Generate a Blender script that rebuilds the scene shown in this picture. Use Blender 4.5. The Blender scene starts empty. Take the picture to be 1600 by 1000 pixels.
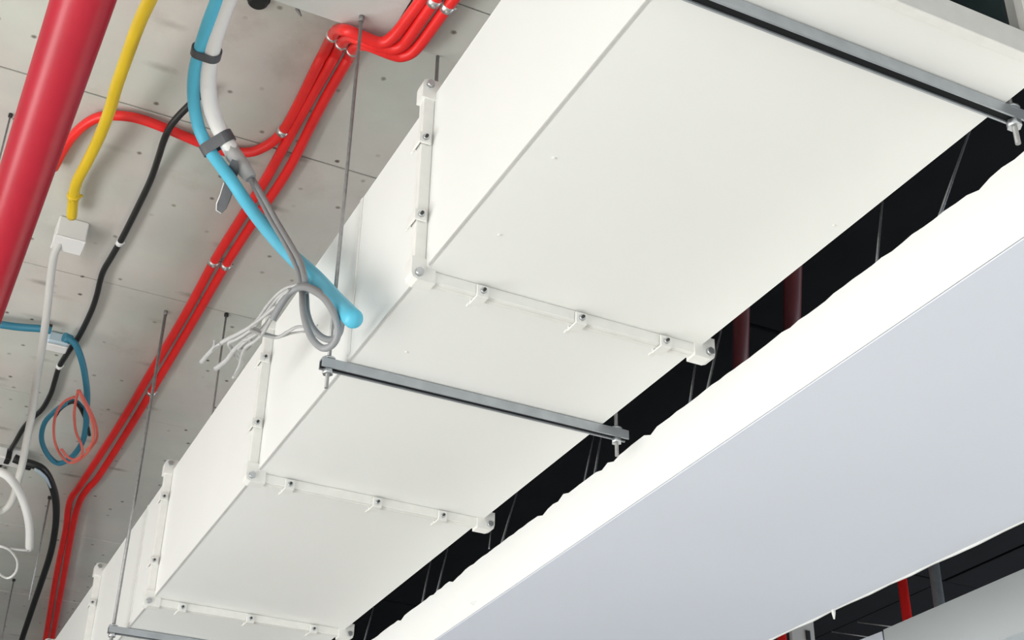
import bpy, bmesh, math, random
from mathutils import Vector, Matrix
random.seed(7)
SC = bpy.context.scene
COL = SC.collection

# ------------------------------------------------------------------ camera, world, light, exposure
S = 1.7            # metres per unit: the height of the main duct's underside above the lens
ZC = 1.6           # lens height above the floor
R = Matrix(((0.89587696, -0.239656, -0.37412494),
            (-0.44398424, -0.45103666, -0.77423764),
            (0.01680663, 0.85972724, -0.51047684)))
F = 2189.43        # focal length for a 1600 px wide frame
cam_d = bpy.data.cameras.new('camera'); cam = bpy.data.objects.new('camera', cam_d); COL.objects.link(cam)
cam_d.sensor_fit = 'HORIZONTAL'; cam_d.sensor_width = 36.0; cam_d.lens = F * 36.0 / 1600.0
cam_d.clip_start = 0.05; cam_d.clip_end = 200
cam.matrix_world = Matrix.Translation((0, 0, ZC)) @ R.to_4x4()
SC.camera = cam

world = bpy.data.worlds.new('daylight'); SC.world = world; world.use_nodes = True
bg = world.node_tree.nodes['Background']
bg.inputs['Color'].default_value = (0.86, 0.93, 1.0, 1); bg.inputs['Strength'].default_value = 0.9

def area(name, loc, target, sx, sy, power, col):
    d = bpy.data.lights.new(name, 'AREA'); d.shape = 'RECTANGLE'; d.size = sx; d.size_y = sy
    d.energy = power; d.color = col
    o = bpy.data.objects.new(name, d); COL.objects.link(o); o.location = loc
    o.rotation_euler = (Vector(target) - Vector(loc)).to_track_quat('-Z', 'Y').to_euler()
    return o
# added area lights at unseen window openings, left and behind the viewer
area('added_window_light', (-3.58, 3.1, 1.0), (0, 3.1, 1.0), 8.2, 1.8, 280, (1.0, 0.985, 0.955))
area('added_window_light', (0.4, -4.9, 1.75), (0.4, 0, 1.75), 7.4, 3.2, 50, (0.92, 0.96, 1.0))

# low sun through the unseen openings behind the viewer: it lights the floor below the ducts, which lights them from underneath
sun_d = bpy.data.lights.new('sun', 'SUN'); sun_d.energy = 6.2; sun_d.angle = 0.01; sun_d.color = (1.0, 0.97, 0.90)
sun = bpy.data.objects.new('sun', sun_d); COL.objects.link(sun); sun.location = (0, -14, 7)
sun.rotation_euler = Vector((0.10, 0.93, -0.36)).to_track_quat('-Z', 'Y').to_euler()

area('added_window_light', (10.9, 3.0, 1.6), (0, 3.0, 1.6), 12.0, 2.8, 330, (0.80, 0.90, 1.0))  # added cool light at unseen right openings, turns the duct undersides bluish

vs = SC.view_settings
vs.view_transform = 'Standard'; vs.look = 'None'; vs.gamma = 1.0; vs.use_curve_mapping = False
vs.exposure = 0.0

# ------------------------------------------------------------------ units and helpers
def W(x, y, z): return Vector((x * S, y * S, ZC + z * S))
def ray(u, v): return R @ Vector(((u - 800) / F, -(v - 500) / F, -1.0))
def PZ(u, v, h):                       # point at relative height h seen at (u, v)
    d = ray(u, v); d = d * (h / d.z); return W(*d)
def PX(u, v, x):
    d = ray(u, v); d = d * (x / d.x); return W(*d)
def PY(u, v, y):
    d = ray(u, v); d = d * (y / d.y); return W(*d)

H_CEIL, H_BEAM, Y_BEAM = 1.826, 1.675, 1.779

def thing(name, label, cat, loc, group=None, kind=None):
    o = bpy.data.objects.new(name, None); COL.objects.link(o)
    o.empty_display_size = 0.05; o.location = loc; tag(o, label, cat, group, kind); return o
def tag(o, label=None, cat=None, group=None, kind=None):
    if label: o['label'] = label
    if cat: o['category'] = cat
    if group: o['group'] = group
    if kind: o['kind'] = kind
    return o
ORG = {}
def link(name, me, mats, parent=None, origin=None):
    """me holds world coordinates; shift them to the thing's origin"""
    o = bpy.data.objects.new(name, me); COL.objects.link(o)
    for m in (mats if isinstance(mats, (list, tuple)) else [mats]): me.materials.append(m)
    if parent is not None:
        org = ORG.get(parent.name, parent.location.copy()); o.parent = parent
    else:
        org = Vector(origin) if origin is not None else sum((v.co for v in me.vertices), Vector()) / len(me.vertices)
        o.location = org
    me.transform(Matrix.Translation(-org)); ORG[o.name] = Vector(org)
    return o

class MB:
    def __init__(s): s.bm = bmesh.new()
    def box(s, a, b, bev=0.0, mi=0):
        lo = Vector([min(a[i], b[i]) for i in range(3)]); hi = Vector([max(a[i], b[i]) for i in range(3)])
        r = bmesh.ops.create_cube(s.bm, size=1.0)
        for v in r['verts']:
            v.co = Vector([lo[i] + (v.co[i] + .5) * (hi[i] - lo[i]) for i in range(3)])
        fs = {f for v in r['verts'] for f in v.link_faces}
        for f in fs: f.material_index = mi
        if bev > 0:
            es = {e for v in r['verts'] for e in v.link_edges}
            bmesh.ops.bevel(s.bm, geom=list(es), offset=bev, segments=1, affect='EDGES', profile=0.5, material=mi)
        return s
    def prism(s, pts, off, mi=0):       # planar polygon extruded by off
        a = [s.bm.verts.new(Vector(p)) for p in pts]; b = [s.bm.verts.new(Vector(p) + Vector(off)) for p in pts]
        n = len(pts); fs = [s.bm.faces.new(a), s.bm.faces.new(list(reversed(b)))]
        for i in range(n): fs.append(s.bm.faces.new((a[i], b[i], b[(i + 1) % n], a[(i + 1) % n])))
        for f in fs: f.material_index = mi
        return s
    def tube(s, pts, rad, seg=12, mi=0, cap=True, round_end=False):
        pts = [Vector(p) for p in pts]; n = len(pts)
        rad = rad if isinstance(rad, (list, tuple)) else [rad] * n
        T = []
        for i in range(n):
            t = (pts[min(i + 1, n - 1)] - pts[max(i - 1, 0)])
            T.append(t.normalized() if t.length > 1e-9 else Vector((0, 0, 1)))
        up = Vector((0, 0, 1)) if abs(T[0].z) < .9 else Vector((1, 0, 0))
        nrm = (up - T[0] * up.dot(T[0])).normalized()
        if round_end:
            e = []
            for k in (1, 2, 3):
                a = k * math.pi / 6.4
                e.append((pts[-1] + T[-1] * rad[-1] * math.sin(a) * .8, rad[-1] * math.cos(a)))
            pts = pts + [q[0] for q in e]; rad = list(rad) + [q[1] for q in e]; T = T + [T[-1]] * 3; n += 3
        rings = []
        for i in range(n):
            if i: nrm = (nrm - T[i] * nrm.dot(T[i])).normalized()
            bn = T[i].cross(nrm)
            rings.append([s.bm.verts.new(pts[i] + (nrm * math.cos(2 * math.pi * k / seg) + bn * math.sin(2 * math.pi * k / seg)) * rad[i]) for k in range(seg)])
        for i in range(n - 1):
            for k in range(seg):
                f = s.bm.faces.new((rings[i][k], rings[i][(k + 1) % seg], rings[i + 1][(k + 1) % seg], rings[i + 1][k]))
                f.smooth = True; f.material_index = mi
        if cap:
            f = s.bm.faces.new(list(reversed(rings[0]))); f.material_index = mi
            f = s.bm.faces.new(rings[-1]); f.material_index = mi
        return s
    def mesh(s, name):
        bmesh.ops.recalc_face_normals(s.bm, faces=s.bm.faces)
        me = bpy.data.meshes.new(name); s.bm.to_mesh(me); s.bm.free(); return me
    def build(s, name, mats, parent=None, origin=None):
        return link(name, s.mesh(name), mats, parent, origin)

def smooth(pts, sub=8, closed=False):
    """centripetal-ish Catmull-Rom through pts"""
    p = [Vector(q) for q in pts]
    if closed: p = [p[-1]] + p + [p[0], p[1]]
    else: p = [p[0] * 2 - p[1]] + p + [p[-1] * 2 - p[-2]]
    out = []
    for i in range(1, len(p) - 2):
        a, b, c, d = p[i - 1:i + 3]
        for k in range(sub):
            t = k / sub
            out.append(0.5 * ((2 * b) + (c - a) * t + (2 * a - 5 * b + 4 * c - d) * t * t + (3 * b - a - 3 * c + d) * t ** 3))
    out.append(p[-2]); return out
def lerp_list(vals, n):
    r = []
    for i in range(n):
        t = i / (n - 1) * (len(vals) - 1); k = min(int(t), len(vals) - 2); r.append(vals[k] + (vals[k + 1] - vals[k]) * (t - k))
    return r

# ------------------------------------------------------------------ materials
def new_mat(name):
    m = bpy.data.materials.new(name); m.use_nodes = True
    return m, m.node_tree, m.node_tree.nodes['Principled BSDF']
def node(nt, typ, **kw):
    n = nt.nodes.new(typ)
    for k, v in kw.items(): setattr(n, k, v)
    return n
def mat(name, col, rough=0.5, metal=0.0, var=0.06, scale=6.0, bump=0.0, bscale=60.0, spec=0.5):
    m, nt, b = new_mat(name)
    b.inputs['Roughness'].default_value = rough; b.inputs['Metallic'].default_value = metal
    b.inputs['Specular IOR Level'].default_value = spec
    g = node(nt, 'ShaderNodeNewGeometry'); n = node(nt, 'ShaderNodeTexNoise')
    n.inputs['Scale'].default_value = scale; n.inputs['Detail'].default_value = 4
    nt.links.new(g.outputs['Position'], n.inputs['Vector'])
    cr = node(nt, 'ShaderNodeValToRGB')
    cr.color_ramp.elements[0].position = 0.3; cr.color_ramp.elements[1].position = 0.7
    cr.color_ramp.elements[0].color = tuple(c * (1 - var) for c in col) + (1,)
    cr.color_ramp.elements[1].color = tuple(min(1, c * (1 + var)) for c in col) + (1,)
    nt.links.new(n.outputs['Fac'], cr.inputs['Fac']); nt.links.new(cr.outputs['Color'], b.inputs['Base Color'])
    if bump > 0:
        n2 = node(nt, 'ShaderNodeTexNoise'); n2.inputs['Scale'].default_value = bscale
        nt.links.new(g.outputs['Position'], n2.inputs['Vector'])
        bp = node(nt, 'ShaderNodeBump'); bp.inputs['Strength'].default_value = bump; bp.inputs['Distance'].default_value = 0.01
        nt.links.new(n2.outputs['Fac'], bp.inputs['Height']); nt.links.new(bp.outputs['Normal'], b.inputs['Normal'])
    return m

def concrete(name, c1, c2, stain):
    m, nt, b = new_mat(name)
    b.inputs['Roughness'].default_value = 0.85; b.inputs['Specular IOR Level'].default_value = 0.25
    L = nt.links.new
    g = node(nt, 'ShaderNodeNewGeometry')
    def noise(sc, det=5, rough=.55):
        n = node(nt, 'ShaderNodeTexNoise'); n.inputs['Scale'].default_value = sc; n.inputs['Detail'].default_value = det
        n.inputs['Roughness'].default_value = rough; L(g.outputs['Position'], n.inputs['Vector']); return n
    def ramp(src, p0, p1, k0, k1):
        r = node(nt, 'ShaderNodeValToRGB'); e = r.color_ramp.elements
        e[0].position = p0; e[1].position = p1; e[0].color = k0 + (1,); e[1].color = k1 + (1,); L(src, r.inputs['Fac']); return r
    base = ramp(noise(1.3).outputs['Fac'], .32, .68, c1, c2)
    st = ramp(noise(3.1, 8, .65).outputs['Fac'], .58, .78, (0, 0, 0), (1, 1, 1))
    mx = node(nt, 'ShaderNodeMixRGB'); mx.inputs['Color2'].default_value = stain + (1,)
    sm = node(nt, 'ShaderNodeMath', operation='MULTIPLY'); sm.inputs[1].default_value = .45
    L(st.outputs['Color'], sm.inputs[0]); L(sm.outputs[0], mx.inputs['Fac']); L(base.outputs['Color'], mx.inputs['Color1'])
    # faint greenish and pinkish patches
    pt = node(nt, 'ShaderNodeTexNoise'); pt.inputs['Scale'].default_value = 2.2; pt.inputs['Detail'].default_value = 3
    L(g.outputs['Position'], pt.inputs['Vector'])
    tint = ramp(pt.outputs['Fac'], .36, .64, (.955, 1.0, .955), (1.0, .955, .935))
    mt = node(nt, 'ShaderNodeMixRGB', blend_type='MULTIPLY'); mt.inputs['Fac'].default_value = 1.0
    L(mx.outputs['Color'], mt.inputs['Color1']); L(tint.outputs['Color'], mt.inputs['Color2']); mx = mt
    # small air holes and nail marks left by the formwork, some drawn out into smears
    def spots(scale, stretch, lo, hi, keep):
        mp = node(nt, 'ShaderNodeMapping'); mp.inputs['Scale'].default_value = (stretch[0], stretch[1], 1)
        L(g.outputs['Position'], mp.inputs['Vector'])
        vo = node(nt, 'ShaderNodeTexVoronoi', voronoi_dimensions='2D'); vo.inputs['Scale'].default_value = scale
        L(mp.outputs['Vector'], vo.inputs['Vector'])
        wob = noise(70, 3); ad = node(nt, 'ShaderNodeMath', operation='MULTIPLY_ADD'); ad.inputs[1].default_value = .06
        L(wob.outputs['Fac'], ad.inputs[0]); L(vo.outputs['Distance'], ad.inputs[2])
        hole = ramp(ad.outputs[0], lo, hi, (1, 1, 1), (0, 0, 0))
        sep = node(nt, 'ShaderNodeSeparateColor'); L(vo.outputs['Color'], sep.inputs['Color'])
        pick = node(nt, 'ShaderNodeMath', operation='GREATER_THAN'); pick.inputs[1].default_value = keep; L(sep.outputs['Red'], pick.inputs[0])
        hm = node(nt, 'ShaderNodeMath', operation='MULTIPLY'); L(hole.outputs['Color'], hm.inputs[0]); L(pick.outputs[0], hm.inputs[1])
        hs = node(nt, 'ShaderNodeMath', operation='MULTIPLY'); L(hm.outputs[0], hs.inputs[0]); L(sep.outputs['Green'], hs.inputs[1])
        return hs
    h1 = spots(6.5, (1, 1), .060, .105, .42); h2 = spots(4.0, (.45, 1.3), .05, .16, .62)
    hx = node(nt, 'ShaderNodeMath', operation='MULTIPLY'); hx.inputs[1].default_value = .55; L(h2.outputs[0], hx.inputs[0])
    hs = node(nt, 'ShaderNodeMath', operation='MAXIMUM'); L(h1.outputs[0], hs.inputs[0]); L(hx.outputs[0], hs.inputs[1])
    m2 = node(nt, 'ShaderNodeMixRGB'); m2.inputs['Color2'].default_value = (.13, .105, .085, 1)
    L(hs.outputs[0], m2.inputs['Fac']); L(mx.outputs['Color'], m2.inputs['Color1'])
    L(m2.outputs['Color'], b.inputs['Base Color'])
    fine = noise(45, 6, .7); sub = node(nt, 'ShaderNodeMath', operation='MULTIPLY_ADD'); sub.inputs[1].default_value = -2.0
    L(hs.outputs[0], sub.inputs[0]); L(fine.outputs['Fac'], sub.inputs[2])
    bp = node(nt, 'ShaderNodeBump'); bp.inputs['Strength'].default_value = .25; bp.inputs['Distance'].default_value = .004
    L(sub.outputs[0], bp.inputs['Height']); L(bp.outputs['Normal'], b.inputs['Normal'])
    return m

M = {}
M['concrete'] = concrete('concrete', (.55, .545, .52), (.68, .67, .635), (.42, .37, .32))
M['concrete_blue'] = concrete('concrete_smooth', (.60, .615, .61), (.66, .68, .675), (.56, .56, .55))
M['slab'] = mat('slab_concrete', (.06, .056, .05), .9)
M['floor'] = mat('floor_screed', (.62, .61, .58), .7, var=.05, scale=1.0)
M['wall'] = mat('wall_plaster', (.7, .69, .66), .8)
M['wall_dark'] = mat('wall_dark_block', (.10, .10, .10), .9)
M['bay_shade'] = mat('bay_shade_black', (.006, .0065, .008), .9, spec=.15, var=.25, scale=3)  # shade of the ceiling bay put into the colour
M['duct'] = mat('duct_white_paint', (.845, .855, .835), .42, var=.012, scale=2.0, bump=.02, bscale=5, spec=.35)
M['duct2'] = mat('duct_skylight_tint_white', (.77, .81, .90), .45, var=.012, scale=1.5, bump=.02, bscale=4, spec=.35)  # blue of the skylight on the underside put into the colour
M['duct_side2'] = mat('duct_lit_side_white', (.92, .92, .90), .45, var=.01, scale=1.5, spec=.35)  # brighter than the underside: light falling on this side put into the colour
M['duct3'] = mat('duct_grey_paint', (.60, .64, .65), .45, var=.03, scale=2.0)
M['flange'] = mat('flange_paint', (.82, .82, .79), .4, var=.03, scale=30)
M['seam'] = mat('seam_grey', (.55, .55, .54), .45)
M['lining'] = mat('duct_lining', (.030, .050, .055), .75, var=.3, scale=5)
M['galv'] = mat('galvanised', (.56, .58, .60), .38, metal=.85, var=.12, scale=25)
M['strut'] = mat('strut_steel', (.44, .47, .50), .42, metal=.5, var=.10, scale=20)
M['rod'] = mat('rod_steel', (.33, .33, .33), .45, metal=.5, var=.15, scale=60)
M['steel'] = mat('bright_steel', (.72, .72, .70), .3, metal=.8)
M['dark'] = mat('dark_metal', (.03, .03, .03), .6)
M['slot_shade'] = mat('slot_shade_black', (.012, .013, .015), .8, spec=.2)  # darkness of the open slot put into the colour
M['red'] = mat('red_conduit', (.90, .026, .024), .38, var=.08, scale=8)
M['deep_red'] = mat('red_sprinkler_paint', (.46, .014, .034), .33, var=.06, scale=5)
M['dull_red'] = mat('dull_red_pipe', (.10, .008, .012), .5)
M['yellow'] = mat('yellow_conduit', (.80, .56, .02), .42, var=.05)
M['blue'] = mat('blue_conduit', (.10, .52, .72), .42, var=.05)
M['blue_dark'] = mat('blue_cable', (.03, .20, .30), .42, var=.05)
M['pale_blue'] = mat('pale_blue_plastic', (.55, .68, .76), .4)
M['white'] = mat('white_pvc', (.84, .84, .82), .4, var=.03)
M['pale'] = mat('pale_grey_pvc', (.62, .62, .59), .45, var=.04)
M['wire'] = mat('grey_wire', (.46, .46, .455), .45, var=.08, scale=20)
M['grey_cable'] = mat('grey_cable', (.27, .28, .29), .42, var=.06)
M['tie'] = mat('grey_tie', (.085, .09, .10), .45, var=.1, scale=30)
M['black'] = mat('black_cable', (.014, .016, .016), .42)
M['salmon'] = mat('salmon_wire', (.75, .16, .12), .45)

# ------------------------------------------------------------------ the room
X0, X1, Y0, Y1 = -3.6, 11.0, -5.0, 15.0
zc = W(0, 0, H_CEIL).z
MB().box((X0, Y0, -.2), (X1, Y1, 0)).build('floor', M['floor'])
tag(bpy.data.objects['floor'], 'pale grey screed floor under the ductwork, below the view', 'floor', kind='structure')

ceil = thing('ceiling', 'board-marked grey concrete ceiling with thin joints behind the red conduits', 'ceiling', (0, 0, zc), kind='structure')
MB().box((X0, Y0, zc + .012), (X1, Y1, zc + .3)).build('slab', M['slab'], ceil)
seams = [-2.9, -2.0, -1.2, -.4, .31, 1.0, 1.66, 2.367, 3.077, 3.783, 4.809, 5.52, 6.23, 6.94, 8.8]
xs = [X0 / S, -1.25, .0 - .35, 1.25]
for j in range(len(seams) - 1):
    for i in range(3):
        xa, xb = xs[i], xs[i + 1]
        g = .0017
        a = W(xa + g, seams[j] + g, H_CEIL); b = W(xb - g, seams[j + 1] - g, H_CEIL); b.z = zc + .03
        a.z += random.uniform(-.0015, .0015)
        MB().box(a, b, .002).build('panel', M['concrete'], ceil)
# the bay to the right: shade above the ducts put in as near-black boards
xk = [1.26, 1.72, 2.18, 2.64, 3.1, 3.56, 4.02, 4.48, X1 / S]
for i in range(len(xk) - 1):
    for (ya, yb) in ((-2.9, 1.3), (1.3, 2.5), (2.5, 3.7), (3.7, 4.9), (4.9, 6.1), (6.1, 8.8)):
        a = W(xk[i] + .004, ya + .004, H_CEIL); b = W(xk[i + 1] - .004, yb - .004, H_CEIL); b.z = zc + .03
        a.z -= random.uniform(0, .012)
        MB().box(a, b, .003).build('shade_board', M['bay_shade'], ceil)

# dropped beam that crosses overhead
zb = W(0, 0, H_BEAM).z
beam = thing('beam', 'dropped concrete beam crossing above the bend of the red conduits', 'beam', W(.2, Y_BEAM, H_BEAM), kind='structure')
MB().box((X0, W(0, 1.0, 0).y, zb + .01), (W(1.25, 0, 0).x, W(0, Y_BEAM - .002, 0).y, zc + .02)).build('core', M['slab'], beam)
def soffit(xa, xb, ya, yb, m):
    a = W(xa, ya, H_BEAM); b = W(xb, yb, H_BEAM); b.z = zb + .04
    MB().box(a, b, .002).build('panel', m, beam)
soffit(-2.2, .606, 1.0, Y_BEAM, M['concrete_blue'])
soffit(.610, 1.25, 1.643, Y_BEAM, M['concrete'])
soffit(.610, 1.25, 1.0, 1.640, M['concrete'])
MB().box(W(-2.2, Y_BEAM - .006, H_BEAM + .026), W(1.25, Y_BEAM, H_CEIL + .003)).build('side_panel', M['concrete'], beam)

# walls of the hall (out of view); their openings are added and sized for the light
def wall(name, label, boxes, m):
    mb = MB()
    for a, b in boxes: mb.box(a, b)
    tag(mb.build(name, m), label, 'wall', kind='structure')
zt = zc + .3
wall('wall_right', 'dark block wall with added window openings on the right, out of view', [((X1, Y0, 0), (X1 + .2, Y1, .12)), ((X1, Y0, 3.2), (X1 + .2, Y1, zt))] +
     [((X1, y, .12), (X1 + .2, y + .35, 3.2)) for y in (-5.0, -1.2, 2.6, 6.4, 10.2, 14.65)], M['wall_dark'])
wall('wall_far', 'dark block wall at the far end, out of view', [((X0, Y1, 0), (X1, Y1 + .2, zt))], M['wall_dark'])
wall('wall_left', 'plastered wall with added low window openings on the left, out of view',
     [((X0 - .2, Y0, 0), (X0, Y1, .1)), ((X0 - .2, Y0, 1.9), (X0, Y1, zt)), ((X0 - .2, Y0, .1), (X0, -1.0, 1.9)), ((X0 - .2, 7.2, .1), (X0, Y1, 1.9))] +
     [((X0 - .2, y, .1), (X0 - .05, y + .08, 1.9)) for y in (.8, 2.6, 4.4, 5.8)], M['wall'])
wall('wall_back', 'plastered wall with added wide window openings behind the viewer, out of view',
     [((X0, Y0 - .2, 0), (X1, Y0, .12)), ((X0, Y0 - .2, 3.4), (X1, Y0, zt))] +
     [((x, Y0 - .2, .12), (x + .35, Y0, 3.4)) for x in (-3.6, -1.0, 1.6)] + [((4.2, Y0 - .2, .12), (X1, Y0, 3.4))], M['wall'])

# ------------------------------------------------------------------ main duct
DX0, DX1, DZ0, DZ1 = .5735, 1.005, 1.0, 1.298
joints = [1.461, 2.190, 2.916, 3.645, 4.37]
ends = [.782] + joints + [5.2]
duct = thing('air_duct', 'large white rectangular air duct with bolted flange joints crossing the whole picture', 'duct', W((DX0 + DX1) / 2, .8, DZ0))
T = .0022
for k in range(len(ends) - 1):
    ya, yb = ends[k] + .0006, ends[k + 1] - .0006
    mb = MB()
    mb.box(W(DX0, ya, DZ0), W(DX1, yb, DZ0 + T), .0012)
    mb.box(W(DX0, ya, DZ1 - T), W(DX1, yb, DZ1), .0012)
    mb.box(W(DX0, ya, DZ0 + T), W(DX0 + T, yb, DZ1 - T))
    mb.box(W(DX1 - T, ya, DZ0 + T), W(DX1, yb, DZ1 - T))
    sec = mb.build('duct_section', M['duct'], duct)
    MB().box(W(DX0 - .0012, ya + .02, DZ0 - .0010), W(DX0 + .0016, yb - .02, DZ0 + .0016)).build('corner_seam', M['seam'], sec)
    if k in (1, 3):
        ys = 1.735 if k == 1 else 3.13
        MB().box(W(DX0 - .0022, ys, DZ0 + .012), W(DX0, ys + .011, DZ1 - .002), .001).build('seam_strip', M['flange'], sec)
# dark lining sheets inside the open near end
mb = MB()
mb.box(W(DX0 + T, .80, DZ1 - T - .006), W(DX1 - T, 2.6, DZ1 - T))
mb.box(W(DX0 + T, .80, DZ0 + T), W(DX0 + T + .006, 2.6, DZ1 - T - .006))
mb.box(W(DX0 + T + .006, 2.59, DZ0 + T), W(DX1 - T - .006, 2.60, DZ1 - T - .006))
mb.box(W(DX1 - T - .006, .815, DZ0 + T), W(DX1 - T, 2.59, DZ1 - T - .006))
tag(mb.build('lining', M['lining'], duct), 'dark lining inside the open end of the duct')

E_ = .0165
def ring(mb, ya, yb, e, inner=0.0):
    mb.box(W(DX0 - e, ya, DZ0 - e), W(DX1 + e, yb, DZ0 + inner - .0003), .0012)
    mb.box(W(DX0 - e, ya, DZ1 - inner + .0003), W(DX1 + e, yb, DZ1 + e), .0012)
    mb.box(W(DX0 - e, ya, DZ0 - .0003), W(DX0 + inner - .0003, yb, DZ1 + .0003), .0012)
    mb.box(W(DX1 - inner + .0003, ya, DZ0 - .0003), W(DX1 + e, yb, DZ1 + .0003), .0012)
def hexbolt(mb, c, axis, r, h, mi=0):
    axis = Vector(axis).normalized(); mb.tube([c, Vector(c) + axis * h], r, seg=6, mi=mi)
def clip(parent, p, side):
    """a small bent clamp that straddles the pair of flanges; side 'l' on the left face, 'b' underneath"""
    mb = MB(); L_, w, h = .0085 * S, .0100 * S, .0195 * S
    t = .0018 * S
    if side == 'l':
        n, a = Vector((-1, 0, 0)), Vector((0, 0, 1))
    else:
        n, a = Vector((0, 0, -1)), Vector((1, 0, 0))
    y = Vector((0, 1, 0))
    def bx(c, sa, sy, sn):
        d = a * sa + y * sy + n * sn; mb.box(Vector(c) - d, Vector(c) + d, .001)
    bx(p - y * (w + t) + n * h * .62, L_, t, h * .42)       # near leg
    bx(p + y * (w + t) + n * h * .62, L_ * .9, t, h * .42)  # far leg
    bx(p + n * (h + t * .5), L_, w + t * 2, t * .8)         # back of the clamp
    bx(p + y * (w * 1.75) + n * (h * 1.02) - a * L_ * .6, L_ * .5, w * .45, t * .8)   # bent tail
    hexbolt(mb, p - y * (w + t * 2) + n * h * .66, -y, .0046 * S, .004 * S, 1)
    hexbolt(mb, p - y * (w + t * 2 + .004 * S) + n * h * .66, -y, .0022 * S, .003 * S, 2)
    return mb.build('clip', [M['flange'], M['galv'], M['dark']], parent)
clip_px = {0: ([(660, 213), (655, 330)], [(763, 455), (912, 503), (1040, 543)]),
           1: ([(408, 560), (399, 657)], [(459, 757), (597, 785), (700, 806)]),
           2: ([(250, 779), (240, 871)], [(290, 949), (395, 969), (497, 983)]),
           3: ([(141, 941)], [])}
for k, yj in enumerate(joints):
    mb = MB(); ring(mb, yj - .0085, yj - .0004, E_); f1 = mb.build('flange', M['flange'], duct)
    mb = MB(); ring(mb, yj + .0004, yj + .0085, E_); f2 = mb.build('flange', M['flange'], duct)
    for cx, sx in ((DX0, -1), (DX1, 1)):
        for cz, sz in ((DZ0, -1), (DZ1, 1)):
            mb = MB(); e = E_ + .0040; lg = .014
            # L-shaped corner plate with rounded outer corner, one each side of the joint
            q = [(-lg, 0), (-lg, e), (e * .55, e), (e * .9, e * .85), (e, e * .5), (e, -lg), (0, -lg), (0, 0)]
            poly = [W(cx + sx * a, yj - .0115, cz + sz * b) for a, b in q]
            mb.prism(poly, (0, .023 * S, 0))
            hexbolt(mb, W(cx + sx * e * .5, yj - .0115, cz + sz * e * .5), (0, -1, 0), .006 * S, .006 * S, 1)
            mb.build('corner_bracket', [M['flange'], M['galv']], f1)
    L_, B_ = clip_px.get(k, ([], []))
    for (u, v) in L_:
        p = PX(u, v, DX0 - .018); p.x = W(DX0, 0, 0).x; p.y = W(0, yj, 0).y; clip(f1, p, 'l')
    for (u, v) in B_:
        p = PZ(u, v, DZ0 - .022); p.z = W(0, 0, DZ0).z; p.y = W(0, yj, 0).y; clip(f1, p, 'b')
# flange of the open near end
mb = MB(); ring(mb, .770, .782, .004, inner=.030); mb.build('end_flange', M['flange'], duct)
# paint chips and screws on the underside
for u, v in ((865, 247), (780, 367), (635, 550), (1303, 352)):
    p = PZ(u, v, DZ0); MB().tube([p + Vector((0, 0, .002)), p - Vector((0, 0, .003))], .0035 * S * .6, seg=8).build('rivet', M['flange'], duct)

# ------------------------------------------------------------------ second duct (wide, flat)
H2 = .88                                  # it hangs lower than the flanged duct
A2, B2, T2 = 1.2115 * H2, 1.866 * H2, 1.1165 * H2
d2 = thing('air_duct', 'wide flat white duct with ragged top edge running below the big flanged duct', 'duct', W(1.3, 1.2, H2))
def ragged_side(xa, y0, y1, z0, z1, n, m, parent):
    """side sheet whose upper edge is torn and uneven"""
    rnd = random.Random(3); top = []
    for i in range(n + 1):
        y = y0 + (y1 - y0) * i / n; dz = rnd.uniform(-.0012, .0012)
        if rnd.random() < .10: dz -= rnd.uniform(.002, .006)
        if rnd.random() < .06: dz += rnd.uniform(.002, .005)
        top.append((y, z1 + dz))
    pts = [W(xa, y0, z0)] + [W(xa, y, z) for y, z in top] + [W(xa, y1, z0)]
    return MB().prism(pts, (.003 * S, 0, 0)).build('side_panel', m, parent)
cuts2 = [.55, 5.6]
ragged_side(A2, .55, 5.6, H2, T2, 260, M['duct_side2'], d2)
MB().box(W(A2, .55, H2 - .0015), W(B2, 5.6, H2 + .0015), .0012).build('bottom_panel', M['duct2'], d2)
MB().box(W(B2 - .003, .55, H2 + .0015), W(B2, 5.6, T2 - .004)).build('side_panel', M['duct2'], d2)
MB().box(W(A2 + .003, .55, T2 - .010), W(B2 - .003, 5.6, T2 - .007)).build('top_panel', M['duct2'], d2)
# a pale turned lip along the lower right edge with one hanging paint drip
mb = MB(); rnd = random.Random(5); n = 90
pts = [W(B2, .55 + 5.05 * i / n, H2 - .0015 - rnd.uniform(.001, .0038)) for i in range(n + 1)]
mb.prism([W(B2, 5.6, H2 + .003)] + [W(B2, .55, H2 + .003)] + pts, (.003 * S, 0, 0)); mb.build('lip', M['flange'], d2)
p = PZ(1297, 952, H2 - .001); p.x = W(B2 + .0015, 0, 0).x
MB().tube([p + Vector((0, 0, .01)), p - Vector((0, 0, .012)), p - Vector((0, 0, .03))], [.008, .006, .0025], seg=8).build('paint_drip', M['flange'], d2)
for u, v in ((740, 943),):
    p = PX(u, v, A2) ; p.x = W(A2 - .001, 0, 0).x
    MB().tube([p - Vector((0, .02, 0)), p, p + Vector((0, .016, .004))], [.002, .006, .002], seg=6).build('foil_scrap', M['flange'], d2)

# ------------------------------------------------------------------ third duct (corner)
HT = 1.10
q = [PZ(1640, 871, HT), PZ(1380, 984, HT), PZ(1420, 1030, HT)]
d3 = thing('air_duct', 'grey duct with a slanted end in the lower right corner', 'duct', q[0])
far = [W(3.4, 2.9, HT), W(3.4, 1.6, HT)]
MB().prism([q[0], q[1], q[2]] + far, (0, 0, -.13 * S)).build('duct_section', M['duct3'], d3)
r0 = PZ(1325, 1007, HT - .004)
t0 = q[1] + Vector((0, .008, -.004)); t1 = q[2] + Vector((0, .008, -.004))
MB().prism([t0, r0, PZ(1375, 1070, HT - .004), t1], (0, 0, -.12 * S)).build('transition_panel', M['duct2'], d3)

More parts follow.
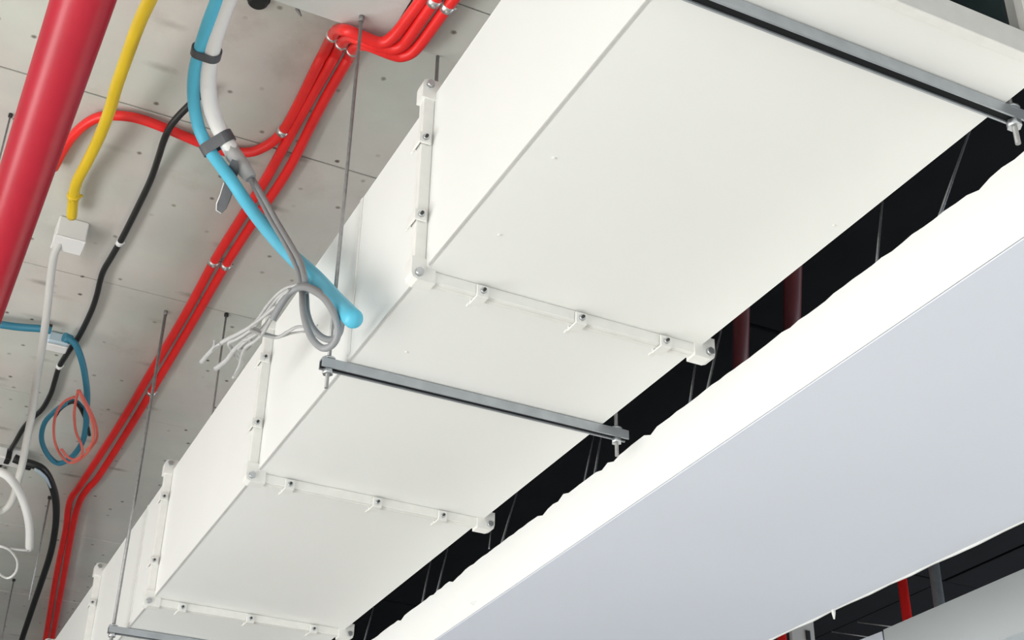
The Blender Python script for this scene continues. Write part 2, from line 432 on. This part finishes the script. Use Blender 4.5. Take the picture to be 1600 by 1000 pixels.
# ------------------------------------------------------------------ trapeze hangers
def threaded_rod(mb, x, y, z0, z1, r=.0031, seg=8):
    mb.tube([W(x, y, z0), W(x, y, z1)], r * S, seg=seg)
def channel(y, xa, xb, ztop, parent, w=.0150):
    t = .0022; hh = .0150; lip = .0024
    prof = [(0, 0), (w, 0), (w, -hh), (w - lip, -hh), (w - lip, -hh + t), (w - t, -hh + t), (w - t, -t), (t, -t), (t, -hh + t), (lip, -hh + t), (lip, -hh), (0, -hh)]
    pts = [W(xa, y + a, ztop + b) for a, b in prof]
    ch = MB().prism(pts, ((xb - xa) * S, 0, 0)).build('channel', M['strut'], parent)
    MB().box(W(xa + .001, y + t * 1.05, ztop - t * 1.05), W(xb - .001, y + w - t * 1.05, ztop - hh + t * 1.05)).build('slot_shade_strip', M['slot_shade'], ch)  # black filler stands for the shade inside the open channel
    return ch
def hanger(label, y, xa, xb, xr, top_l, top_r, r=.0031):
    t = thing('trapeze_hanger', label, 'hanger', W((xa + xb) / 2, y, .985), 'trapeze hangers under the flanged duct')
    z = .9985
    channel(y, xa, xb, z, t)
    for x, top in ((xr[0], top_l), (xr[1], top_r)):
        if top is None: continue
        yr = y + .0075
        mb = MB(); threaded_rod(mb, x, yr, z - .046, top, r); mb.build('rod', M['rod'], t)
        mb = MB(); hexbolt(mb, W(x, yr, z - .0155), (0, 0, -1), .0082 * S, .008 * S); mb.build('nut', M['galv'], t)
        mb = MB(); mb.tube([W(x, yr, z + .0005), W(x, yr, z + .003)], .010 * S, seg=12); mb.build('washer', M['galv'], t)
        mb = MB(); mb.tube([W(x, yr, top), W(x, yr, top - .012)], .0048 * S, seg=10); mb.build('anchor', M['rod'], t)
    return t
hanger('dark steel channel hanger nearest the viewer, under the open duct end at top right', .842, .548, 1.030, (.551, 1.0180), None, H_CEIL)
hanger('steel channel hanger crossing the duct at mid picture beside the blue conduit end', 1.738, .533, 1.052, (.5450, 1.033), H_BEAM, H_CEIL)
hanger('pale steel channel hanger at the bottom left edge of the picture, farthest of the three', 3.135, .530, 1.05, (.540, 1.036), H_CEIL, H_CEIL, .0040)

# ------------------------------------------------------------------ loose hanger rods and wires
def rod(label, u, v, h, zlow, r=.0024, m='rod', name='hanger_rod', plate=True):
    p = PZ(u, v, h); x, y = p.x / S, p.y / S
    t = thing(name, label, 'rod', W(x, y, h))
    mb = MB(); threaded_rod(mb, x, y, zlow, h, r); mb.build('rod', M[m], t)
    if plate:
        mb = MB(); mb.tube([W(x, y, h), W(x, y, h - .008)], r * 2.2 * S, seg=10); mb.build('anchor', M['dark'], t)
    return t
rod('thin dark rod hanging from the ceiling left of the big red pipe', 17, 178, H_CEIL, 1.52, .0020)
rod('thin grey rod dropping from a ceiling joint behind the frayed wire ends', 354, 490, H_CEIL, 1.31, .0026)
rod('short grey rod between the beam edge and the top corner of the nearest flange', 684, 88, H_BEAM, 1.30, .0034, plate=False)
rod('thin dark rod beside the black conduit at lower left', 78, 776, H_CEIL, 1.47, .0030)
rod('faint thin rod below the white wire loop at the bottom left corner', 22, 905, H_CEIL, 1.40, .0026)

def gap_wire(label, b, t_, r=.0022, ht=H_CEIL, hb=1.112, m='galv', ext=.25):
    b, t_ = Vector(b), Vector(t_); d = t_ - b
    bb, tt = b - d * ext, t_ + d * ext
    p0 = PX(bb.x, bb.y, A2 + .02); p1 = PZ(tt.x, tt.y, ht)
    mb = MB(); mb.tube([p0, p1], r * S, seg=8)
    o = mb.build('hanger_wire', M[m]); tag(o, label, 'wire', 'wires hanging in the dark gap between the two ducts'); return o
gap_wire('slanting hanger wire in the dark gap just below the nearest channel end', (1467, 340), (1520, 190))
gap_wire('hanger wire crossing the dark gap right of the two dull red pipes', (1370, 410), (1379, 310))
gap_wire('hanger wire in the dark gap just right of the nearest flange end', (1107, 600), (1127, 515))
gap_wire('hanger wire in the dark gap directly below the nearest flange end', (1079, 622), (1087, 565))
gap_wire('paired hanger wire right of the mid channel, thicker one', (930, 735), (939, 684))
gap_wire('paired hanger wire below the mid channel end, thinner left one', (915, 742), (927, 684), .0016)
gap_wire('slanting hanger wire in the dark gap beside the second flange end', (787, 838), (806, 775))
gap_wire('hanger wire in the dark gap below the second flange end', (765, 850), (768, 822), .0014)
gap_wire('hanger wire low in the dark gap, right one of the pair before the last flange', (686, 912), (697, 867))
gap_wire('hanger wire low in the dark gap, left one of the pair before the last flange', (661, 935), (671, 885))
gap_wire('hanger wire beside the last flange end at the bottom edge', (571, 995), (581, 958))

# ------------------------------------------------------------------ pipes seen in the dark gaps
def straight_pipe(name, label, pa, pb, r, m, cat='pipe', seg=14):
    mb = MB(); mb.tube([pa, pb], r * S, seg=seg); o = mb.build(name, M[m]); return tag(o, label, cat)
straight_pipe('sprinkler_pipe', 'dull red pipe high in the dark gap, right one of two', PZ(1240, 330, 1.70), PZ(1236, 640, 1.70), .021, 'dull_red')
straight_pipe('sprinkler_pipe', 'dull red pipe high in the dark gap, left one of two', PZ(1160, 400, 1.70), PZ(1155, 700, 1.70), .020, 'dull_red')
def drop(name, label, u, v, h, z0, z1, r, m):
    p = PZ(u, v, h); x, y = p.x / S, p.y / S
    straight_pipe(name, label, W(x, y, z0), W(x, y, z1), r, m)
drop('drop_pipe', 'bright red vertical pipe in the dark gap at lower right', 1413, 933, 1.5, .9, H_CEIL, .0155, 'red')
drop('drop_pipe', 'grey vertical pipe right of the red one in the lower right gap', 1463, 912, 1.5, .9, H_CEIL, .0170, 'strut')
drop('drop_pipe', 'red vertical pipe at the bottom edge below the wide duct', 1221, 992, 1.5, .9, H_CEIL, .0165, 'red')
p = PZ(1258, 985, 1.6)
mb = MB(); mb.box(p + Vector((-.10, 0, -.13)), p + Vector((.07, .03, .10)), .004); mb.box(p + Vector((.0, -.01, -.06)), p + Vector((.03, 0, .0)), .002, 1)
tag(mb.build('mounting_plate', [M['wall'], M['dark']]), 'small beige plate with a dark slot at the bottom edge in the lower gap', 'plate')
for i, (a, b, lab) in enumerate((((1300, 987), (1362, 996), 'thin pale wire in the lower right gap, lower one'), ((1340, 972), (1400, 980), 'thin pale wire in the lower right gap, upper one'))):
    tag(MB().tube([PZ(*a, 1.55), PZ(*b, 1.50)], .004, seg=6).build('loose_wire', M['galv']), lab, 'wire')

# ------------------------------------------------------------------ big red sprinkler main
big = thing('sprinkler_main', 'thick glossy crimson pipe running diagonally at the upper left', 'pipe', W(.095, 2.0, 1.45))
MB().tube([W(.0935, -2.0, 1.45), W(.0935, 8.6, 1.45)], .0447 * S, seg=48).build('pipe', M['deep_red'], big)

# ------------------------------------------------------------------ conduits and cables
PATHS = {}
def cable(name, label, cat, pts, r, m, key=None, sub=8, seg=12, group=None, closed=False, clamps=(), clamp_m='steel', round_end=False, parent=None):
    """pts: (u, v, h): where the cable is seen and how high it hangs"""
    P3 = [PZ(u, v, h) for u, v, h in pts]; C = smooth(P3, sub, closed)
    rad = [q * S for q in (lerp_list(r, len(C)) if isinstance(r, (list, tuple)) else [r] * len(C))]
    if key: PATHS[key] = (C, rad)
    if parent is not None: return MB().tube(C, rad, seg).build(name, M[m], parent)
    if clamps:
        t = thing(name, label, cat, C[0], group)
        MB().tube(C, rad, seg, round_end=round_end).build('tube', M[m], t)
        for (u, v) in clamps: clamp(C, rad, u, v, t, clamp_m)
        return t
    o = MB().tube(C, rad, seg, round_end=round_end).build(name, M[m], origin=C[0]); return tag(o, label, cat, group)
def project(p):
    d = R.transposed() @ (p - Vector((0, 0, ZC))); return Vector((800 + F * d.x / -d.z, 500 - F * d.y / -d.z))
def nearest(C, u, v):
    return min(range(1, len(C) - 1), key=lambda i: (project(C[i]) - Vector((u, v))).length)
def clamp(C, rad, u, v, parent, m='steel', ln=.0075):
    i = nearest(C, u, v); t = (C[i + 1] - C[i - 1]).normalized(); c = C[i]; r = rad[i]
    mb = MB(); hl = ln * S
    mb.tube([c - t * hl, c - t * hl * .9, c + t * hl * .9, c + t * hl], [r * 1.02, r * 1.2, r * 1.2, r * 1.02], 14)
    e = Vector((0, 0, 1)); side = t.cross(e).normalized()
    mb.tube([c + side * r * 1.1, c + side * r * 1.5 + e * r * .5], r * .28, 6)
    hexbolt(mb, c - e * r * 1.15, -e, r * .3, r * .3, 0)
    mb.build('clamp', M[m], parent)

HP = H_CEIL - .017
rr = .0106
# conduit that leaves the group and runs left
LW = 1.650
cable('red_conduit', 'red conduit that leaves the bundle and curves away left behind the yellow one', 'conduit',
      [(960, -480, LW), (800, -225, LW), (676, -28, LW), (657, 2, LW), (640, 25, LW), (625, 45, LW), (614, 57, LW), (603, 65, LW), (590, 66, LW), (574, 60, LW), (556, 53, LW), (540, 47, 1.657), (527, 47, 1.70), (519, 57, 1.76), (508, 79, HP), (496, 102, HP), (476, 143, HP), (457, 180, HP), (445, 200, HP), (430, 218, HP), (410, 231, HP), (388, 238, HP), (350, 236, HP), (310, 222, HP), (265, 203, HP), (222, 187, HP), (190, 181, HP), (160, 182, HP), (138, 191, HP), (118, 208, HP), (100, 232, HP), (84, 262, HP)],
      rr, 'red', clamps=((520, 55), (441, 203)), group='red conduits bundled on the ceiling')
cable('red_conduit', 'middle red conduit of the bundle at the beam, left one of the long pair', 'conduit',
      [(981, -480, LW - .002), (821, -225, LW - .002), (697, -28, LW - .002), (678, 1, LW - .002), (655, 35, LW - .002), (640, 57, LW - .002), (629, 70, LW), (616, 76, LW), (600, 75, LW), (580, 69, LW), (560, 61, 1.658), (546, 58, 1.69), (535, 66, 1.755), (526, 82, HP), (516, 100, HP), (488, 149, HP), (460, 199, HP), (432, 250, HP), (409, 290, HP), (372, 348, HP), (334, 409, HP), (290, 490, HP), (236, 581, HP), (189, 660, HP), (126, 757, HP), (113, 775, HP), (107, 792, HP), (102, 830, HP), (88, 898, HP), (73, 987, HP), (66, 1030, HP)],
      rr, 'red', clamps=((677, 3), (534, 67), (334, 409)), group='red conduits bundled on the ceiling')
cable('red_conduit', 'red conduit of the bundle nearest the duct, right one of the long pair', 'conduit',
      [(1011, -480, LW), (851, -225, LW), (727, -28, LW), (707, 0, LW), (695, 16, LW), (666, 56, LW), (652, 74, LW), (640, 84, LW), (626, 88, LW), (612, 85, LW), (596, 79, LW), (578, 72, 1.658), (564, 70, 1.69), (553, 76, 1.755), (547, 87, HP), (539, 101, HP), (511, 149, HP), (484, 200, HP), (459, 250, HP), (435, 290, HP), (394, 350, HP), (353, 414, HP), (309, 490, HP), (255, 581, HP), (206, 663, HP), (155, 743, HP), (137, 764, HP), (124, 785, HP), (114, 823, HP), (99, 905, HP), (82, 997, HP), (76, 1030, HP)],
      rr, 'red', clamps=((698, 10), (551, 79), (353, 414), (235, 613)), group='red conduits bundled on the ceiling')

# yellow conduit, junction box and grey tail
HJ = H_CEIL
cable('yellow_conduit', 'yellow conduit dropping into the white ceiling box', 'conduit',
      [(420, -420, 1.60), (330, -220, 1.60), (272, -90, 1.60), (245, -25, 1.605), (234, 0, 1.62), (217, 37, 1.65), (197, 92, 1.69), (182, 135, 1.72), (172, 170, 1.74), (157, 210, 1.76), (138, 250, 1.78), (121, 282, 1.79), (115, 306, 1.795), (112, 338, 1.797)],
      .0118, 'yellow', clamps=((116, 306),), clamp_m='yellow')
c = PZ(113, 352, H_CEIL); jb = thing('junction_box', 'square white box on the ceiling at the lower end of the yellow conduit', 'junction box', c)
wx, wy, wz = .0335 * S, .030 * S, .052 * S
MB().box(c + Vector((-wx, -wy, -wz)), c + Vector((wx, wy, 0)), .005).build('box', M['white'], jb)
MB().box(c + Vector((-wx * 1.04, -wy * 1.04, -wz - .008)), c + Vector((wx * 1.04, wy * 1.04, -wz)), .003).build('lid', M['white'], jb)
for sx in (-1, 1):
    k = c + Vector((sx * wx * .85, wy * 1.15, -.006)); hexb = MB(); hexb.tube([k, k - Vector((0, 0, .012))], .007, 8); hexb.build('screw', M['rod'], jb)
cable('grey_conduit', 'pale grey hose hanging from the white ceiling box down to the lower left', 'conduit',
      [(99, 362, 1.79), (96, 374, 1.78), (86, 394, 1.765), (81, 420, 1.75), (76, 462, 1.72), (73, 490, 1.70), (69, 520, 1.68), (65, 548, 1.66), (60, 576, 1.64), (55, 608, 1.62), (50, 645, 1.59), (43, 682, 1.56), (36, 720, 1.53), (28, 752, 1.50), (20, 779, 1.48), (8, 795, 1.46), (-6, 797, 1.45), (-30, 780, 1.45)],
      [.0092, .0095, .0098], 'pale')

# black cable
cable('black_cable', 'black cable winding down the ceiling left of the red conduits', 'cable',
      [(330, 140, HP), (310, 152, HP), (295, 165, HP - .014), (270, 192, HP - .026), (257, 217, HP - .026), (247, 248, HP - .012), (235, 282, HP), (217, 320, HP), (192, 370, HP), (175, 400, HP), (160, 427, HP), (151, 462, HP), (141, 490, HP), (122, 528, HP), (108, 548, HP), (93, 572, HP), (86, 594, HP), (79, 616, HP), (66, 639, HP), (50, 654, HP), (36, 670, HP), (22, 694, HP), (8, 716, HP), (-10, 740, HP)],
      .0073, 'black', clamps=((187, 377), (92, 573)), clamp_m='white')

# the big blue and white hoses in front
cable('blue_hose', 'thick sky-blue hose curving down from the top to a loose end by the duct', 'hose',
      [(540, -480, 1.655), (450, -260, 1.655), (385, -120, 1.655), (350, -30, 1.655), (339, 0, 1.65), (324, 40, 1.64), (310, 85, 1.635), (303, 120, 1.63), (303, 160, 1.62), (311, 200, 1.60), (326, 232, 1.57), (342, 255, 1.54), (362, 282, 1.50), (384, 315, 1.46), (408, 347, 1.40), (436, 380, 1.32), (460, 404, 1.25), (479, 422, 1.18), (497, 440, 1.13), (525, 471, 1.04), (552, 498, .97)],
      [.0112, .0112, .0113, .0114, .0116, .0118, .0124, .0138, .0140], 'blue', key='blue', seg=18, round_end=True)
wh = thing('white_hose', 'thick white hose beside the blue one, ending in a grey boot', 'hose', PZ(355, 0, 1.65))
P3 = [PZ(*q) for q in ((556, -480, 1.658), (466, -260, 1.658), (401, -120, 1.658), (366, -30, 1.658), (356, 0, 1.655), (345, 30, 1.648), (335, 62, 1.64), (328, 95, 1.635), (325, 130, 1.63), (330, 168, 1.615), (341, 198, 1.60), (354, 222, 1.58), (364, 240, 1.565))]
C = smooth(P3, 8); PATHS['white'] = (C, [.0148 * S] * len(C)); MB().tube(C, .0148 * S, 18).build('tube', M['white'], wh)
bt = [PZ(*q) for q in ((357, 228, 1.575), (366, 243, 1.56), (380, 262, 1.54), (392, 279, 1.52))]
tag(MB().tube(bt, [.0135 * S, .0165 * S, .0155 * S, .0125 * S], 6).build('boot', M['wire'], wh), 'grey angular boot at the end')

def tie(label, u, v, keys, w=.011, m='tie', tail=None):
    cs = []
    for k in keys:
        C, rad = PATHS[k]; i = nearest(C, u, v); cs.append((C[i], rad[i], (C[i + 1] - C[i - 1]).normalized()))
    t = sum((c[2] for c in cs), Vector()).normalized(); o = sum((c[0] for c in cs), Vector()) / len(cs)
    ax = cs[1][0] - cs[0][0]; ax = (ax - t * ax.dot(t)).normalized(); ay = t.cross(ax)
    pts = []
    for c, r, _ in cs:
        d = c - o
        for k in range(24):
            a = 2 * math.pi * k / 24; pts.append((d.dot(ax) + math.cos(a) * r * 1.03, d.dot(ay) + math.sin(a) * r * 1.03))
    pts = sorted(pts)
    def half(ps):
        h = []
        for p in ps:
            while len(h) > 1 and (h[-1][0] - h[-2][0]) * (p[1] - h[-2][1]) - (h[-1][1] - h[-2][1]) * (p[0] - h[-2][0]) <= 0: h.pop()
            h.append(p)
        return h
    hull = half(pts)[:-1] + half(pts[::-1])[:-1]
    n = len(hull); mb = MB(); V = []
    for (x, y) in hull:
        dn = Vector((x, y)).normalized() * .0050
        for (sx, wv) in ((0, -1), (1, -1), (1, 1), (0, 1)):
            V.append(mb.bm.verts.new(o + ax * (x + dn.x * sx) + ay * (y + dn.y * sx) + t * w * S * wv * .5))
    for i in range(n):
        for k in range(4):
            j = (i + 1) % n; f = mb.bm.faces.new((V[i * 4 + k], V[i * 4 + (k + 1) % 4], V[j * 4 + (k + 1) % 4], V[j * 4 + k])); f.smooth = False
    th = thing('cable_tie', label, 'cable tie', o); mb.build('band', M[m], th)
    if tail:
        pp = [PZ(*q) for q in tail]; mb = MB(); wv = .0100 * S; n = len(pp); up = R @ Vector((0, 0, 1)); A = []; B = []
        for i, p in enumerate(pp):
            tt = (pp[min(i + 1, n - 1)] - pp[max(i - 1, 0)]).normalized(); sd = tt.cross(up).normalized()
            k = .55 if i in (0, n - 1) else 1.0
            A.append(p - sd * wv * k); B.append(p + sd * wv * k)
        mb.prism(A + B[::-1], up * -.004); mb.build('tail', M[m], th)
        e = [B[i] for i in range(max(0, n - 4), n)] + [A[-1]]
        MB().tube(e, .0022, 6).build('edge', M['white'], th)
tie('dark grey tie binding the blue and white hoses near the top', 326, 82, ('blue', 'white'), .017)
tie('wide dark grey tie with a hanging tail binding the hoses at the grey boot', 342, 222, ('blue', 'white'), .021,
    tail=((367, 250, 1.535), (364, 266, 1.525), (358, 288, 1.51), (352, 308, 1.50), (346, 322, 1.49), (342, 331, 1.485)))

# grey cables leaving the boot, looping and fraying
cable('grey_cable', 'grey cable from the boot making the larger loop in front of the duct side', 'cable',
      [(388, 274, 1.525), (393, 284, 1.510), (406, 310, 1.462), (424, 345, 1.384), (444, 378, 1.298), (460, 409, 1.213), (468, 430, 1.156), (472, 455, 1.096), (473, 480, 1.040), (478, 506, 1.000), (489, 531, 0.970), (505, 544, 0.950), (520, 538, 0.950), (528, 520, 0.960), (524, 495, 0.980), (510, 470, 1.014), (491, 455, 1.056), (473, 449, 1.081), (456, 455, 1.086), (443, 470, 1.074), (432, 488, 1.060), (426, 500, 1.050)],
      [.0046, .0048, .0050, .0052, .0052, .0052], 'grey_cable', group='grey cables from the white hose')
cable('grey_cable', 'grey cable from the boot making the tighter inner loop behind the blue hose end', 'cable',
      [(392, 272, 1.530), (398, 284, 1.515), (414, 312, 1.425), (434, 348, 1.347), (453, 380, 1.261), (469, 409, 1.178), (476, 434, 1.118), (478, 463, 1.100), (480, 490, 1.050), (489, 513, 1.020), (505, 528, 1.000), (521, 530, 0.990), (531, 518, 0.990), (533, 497, 1.000), (524, 478, 1.020), (506, 462, 1.060), (486, 450, 1.090), (466, 447, 1.102), (450, 460, 1.092), (437, 478, 1.070), (428, 494, 1.060)],
      [.0046, .0048, .0050, .0050, .0050, .0050], 'grey_cable', group='grey cables from the white hose')
wires = [
 ('longest pale wire of the frayed bundle, reaching farthest left', [(466, 445, 1.090), (442, 453, 1.090), (419, 476, 1.090), (399, 504, 1.090), (377, 519, 1.090), (347, 535, 1.090), (328, 551, 1.090), (315, 566, 1.090)], [.0030, .0032, .0045, .0052]),
 ('pale wire of the frayed bundle bent into a sharp knee', [(460, 448, 1.090), (437, 463, 1.085), (415, 490, 1.085), (394, 514, 1.085), (372, 529, 1.085), (358, 536, 1.085), (362, 545, 1.085), (371, 557, 1.085), (377, 566, 1.085), (373, 578, 1.085), (364, 591, 1.085)], [.0030, .0032, .0045, .0035]),
 ('pale wire of the frayed bundle with the second longest straight end', [(452, 452, 1.085), (436, 470, 1.080), (424, 495, 1.080), (406, 517, 1.080), (388, 528, 1.080), (368, 545, 1.080), (354, 563, 1.080), (337, 576, 1.080)], [.0032, .0036, .0048, .0052]),
 ('thin pale wire sweeping right from the frayed bundle to a free tip', [(432, 478, 1.070), (405, 500, 1.070), (390, 512, 1.070), (402, 520, 1.070), (418, 525, 1.070), (434, 527, 1.070), (449, 519, 1.070), (464, 511, 1.070), (482, 511, 1.060), (491, 513, 1.050), (496, 508, 1.050)], [.0032, .0034, .0030, .0014]),
 ('thin pale wire running right under the sweeping one', [(395, 512, 1.075), (415, 521, 1.075), (436, 526, 1.075), (455, 521, 1.075), (477, 518, 1.075)], [.0028, .0026, .0018]),
 ('short pale wire hanging lowest right of the frayed bundle', [(426, 492, 1.070), (414, 516, 1.070), (400, 532, 1.070), (386, 541, 1.070), (379, 553, 1.070), (374, 571, 1.070), (366, 587, 1.070)], [.0032, .0036, .0034, .0022]),
 ('pale wire looped into a small eye inside the frayed bundle', [(430, 486, 1.075), (418, 508, 1.075), (402, 521, 1.075), (388, 530, 1.075), (376, 541, 1.075), (373, 545, 1.075), (384, 546, 1.075), (393, 538, 1.075), (390, 530, 1.075), (380, 532, 1.075)], [.0030, .0032, .0036, .0030]),
 ('stubby pale wire tip standing up beside the longest wire', [(345, 537, 1.088), (337, 540, 1.088), (333, 544, 1.088), (331, 547, 1.088), (335, 539, 1.088), (335, 532, 1.088)], [.0036, .0034, .0020]),
]
for lab, pts, r in wires:
    cable('frayed_wire', lab, 'wire', pts, [q * .85 for q in r], 'wire', group='frayed wire ends', sub=6, seg=8)

# ------------------------------------------------------------------ lower left: blue conduit, box, loops
HL = 1.80
cable('blue_conduit', 'thin blue conduit entering from the left edge below the crimson pipe', 'conduit',
      [(-40, 502, HL), (0, 507, HL), (30, 511, HL), (70, 514, HL), (80, 516, HL)], .0098, 'blue_dark')
c = PZ(92, 524, H_CEIL); bx = thing('junction_box', 'small pale blue and white box between the thin blue conduit and its loop', 'junction box', c)
MB().box(c + Vector((-.050, -.036, -.058)), c + Vector((.050, .034, 0)), .010).build('box', M['pale_blue'], bx)
MB().box(c + Vector((-.046, -.030, -.070)), c + Vector((.046, .032, -.058)), .004).build('lid', M['white'], bx)
k = PZ(78, 514, 1.805); MB().tube([k - Vector((.03, 0, 0)), k + Vector((.006, 0, 0))], .022, 12).build('gland', M['dark'], bx)
k = PZ(107, 528, 1.795); MB().tube([k - Vector((.02, 0, 0)), k + Vector((.012, .012, 0))], .021, 12).build('gland', M['blue_dark'], bx)
cable('blue_cable', 'teal blue cable leaving the pale box and coiling round the salmon wires', 'cable',
      [(104, 527, 1.795), (112, 532, 1.79), (120, 542, 1.78), (128, 564, 1.76), (133, 588, 1.74), (136, 616, 1.72), (135, 645, 1.70), (134, 668, 1.69), (128, 692, 1.68), (112, 714, 1.67), (92, 724, 1.67), (75, 711, 1.675), (65, 687, 1.68), (69, 662, 1.69), (84, 644, 1.70), (102, 631, 1.71), (116, 627, 1.72), (126, 634, 1.715), (132, 648, 1.705)],
      [.0088, .0088, .0086, .0080, .0074, .0070, .0066, .0058], 'blue_dark')
loops = [
 ('outer salmon wire loop hanging in the teal coil', [(124, 610, 1.670), (136, 632, 1.660), (148, 658, 1.650), (152, 682, 1.640), (143, 699, 1.635), (126, 717, 1.630), (109, 723, 1.630), (95, 711, 1.635), (86, 691, 1.640), (84, 668, 1.645), (88, 646, 1.655), (100, 628, 1.665), (116, 620, 1.667)]),
 ('narrow inner salmon wire loop with the pointed top', [(122, 610, 1.665), (118, 630, 1.655), (116, 650, 1.650), (119, 676, 1.640), (127, 694, 1.635), (128, 710, 1.631), (118, 718, 1.627), (106, 714, 1.629), (96, 702, 1.633)]),
 ('right salmon wire strand beside the outer loop', [(123, 610, 1.668), (131, 628, 1.650), (141, 650, 1.640), (147, 676, 1.631), (143, 694, 1.625), (135, 703, 1.623)]),
]
for lab, pts in loops:
    cable('salmon_wire', lab, 'wire', pts, .0036, 'salmon', group='salmon wires in the coil', sub=8, seg=8)
cable('black_wire', 'dark wire arching over the salmon loops', 'wire',
      [(86, 652, 1.70), (94, 640, 1.705), (106, 631, 1.71), (116, 629, 1.71), (124, 636, 1.705), (131, 650, 1.70), (137, 666, 1.69), (140, 680, 1.685)], .0042, 'black', seg=8)

# bottom-left box, white hose, black conduit, wire loop
c = PZ(20, 702, H_CEIL)
wb = thing('cable_clip_box', 'pale grey box with a black latch at the left edge above the white hose', 'junction box', c)
MB().box(c + Vector((-.085, -.045, -.075)), c + Vector((.065, .06, -.012)), .008).build('box', M['white'], wb)
MB().box(c + Vector((-.075, -.035, -.012)), c + Vector((.055, .05, 0)), .002).build('base', M['pale'], wb)
MB().box(c + Vector((-.030, -.052, -.082)), c + Vector((-.002, .02, -.02)), .004).build('latch', M['black'], wb)
k = c + Vector((.06, .035, -.055)); MB().tube([k, k + Vector((.05, .01, 0))], .024, 12).build('gland', M['black'], wb)
cable('black_conduit', 'black conduit curving from the grey box down to the bottom edge', 'conduit',
      [(22, 716, 1.77), (37, 722, 1.765), (52, 726, 1.76), (66, 733, 1.755), (77, 748, 1.75), (86, 775, 1.74), (88, 803, 1.73), (85, 835, 1.72), (78, 868, 1.71), (66, 905, 1.70), (50, 952, 1.69), (34, 1000, 1.68), (24, 1035, 1.68)],
      [.0135, .0125, .0118, .0112, .0108, .0105], 'black')
cable('blue_sleeve', 'short pale blue sleeve lying along the start of the black conduit', 'sleeve',
      [(54, 733, 1.735), (62, 738, 1.732), (72, 748, 1.73), (79, 762, 1.728)], [.0040, .0055, .0050, .0025], 'pale_blue')
cable('white_hose_end', 'white hose end curving down to an open mouth at lower left', 'hose',
      [(-30, 735, 1.46), (-10, 735, 1.455), (6, 740, 1.45), (18, 750, 1.445), (31, 770, 1.44), (41, 796, 1.43), (46, 825, 1.42), (46, 857, 1.41)],
      .0110, 'white', seg=16)
p = PZ(45.5, 857.5, 1.409); tt = (PZ(46, 857, 1.41) - PZ(46, 825, 1.42)).normalized()
o = MB().tube([p, p + tt * .004], .0062 * S, 14).build('hose_bore', M['dark'], bpy.data.objects['white_hose_end']); 
cable('white_wire', 'thin white wire hooked into a loop below the white hose mouth', 'wire',
      [(44, 860, 1.40), (32, 859, 1.40), (18, 857, 1.40), (0, 854, 1.40), (-12, 852, 1.40)], .0040, 'wire', seg=8)
cable('white_wire', 'thin white wire forming a round loop at the left edge', 'wire',
      [(-8, 852, 1.395), (6, 855, 1.395), (18, 862, 1.395), (27, 877, 1.395), (25, 893, 1.395), (14, 903, 1.395), (2, 899, 1.395), (-10, 886, 1.395)], .0036, 'white', seg=8)

# bits on the ceiling and beam at the top
p = PZ(404, -4, H_CEIL - .0); t = thing('ceiling_rose', 'small round black fitting at the top edge left of the beam', 'fitting', p)
MB().tube([p, p - Vector((0, 0, .022)), p - Vector((0, 0, .03))], [.032, .032, .024], 20).build('cap', M['black'], t)
MB().tube([p + Vector((0, 0, .0)), p - Vector((0, 0, .006))], .038, 20).build('rim', M['dark'], t)
p = PZ(466, 4, H_CEIL)
tag(MB().tube([p, p - Vector((0, 0, .03)), p - Vector((-.015, 0, .05))], [.008, .007, .003], 8).build('anchor_stub', M['rod']), 'tiny steel anchor stub beside the beam edge at the top', 'anchor')
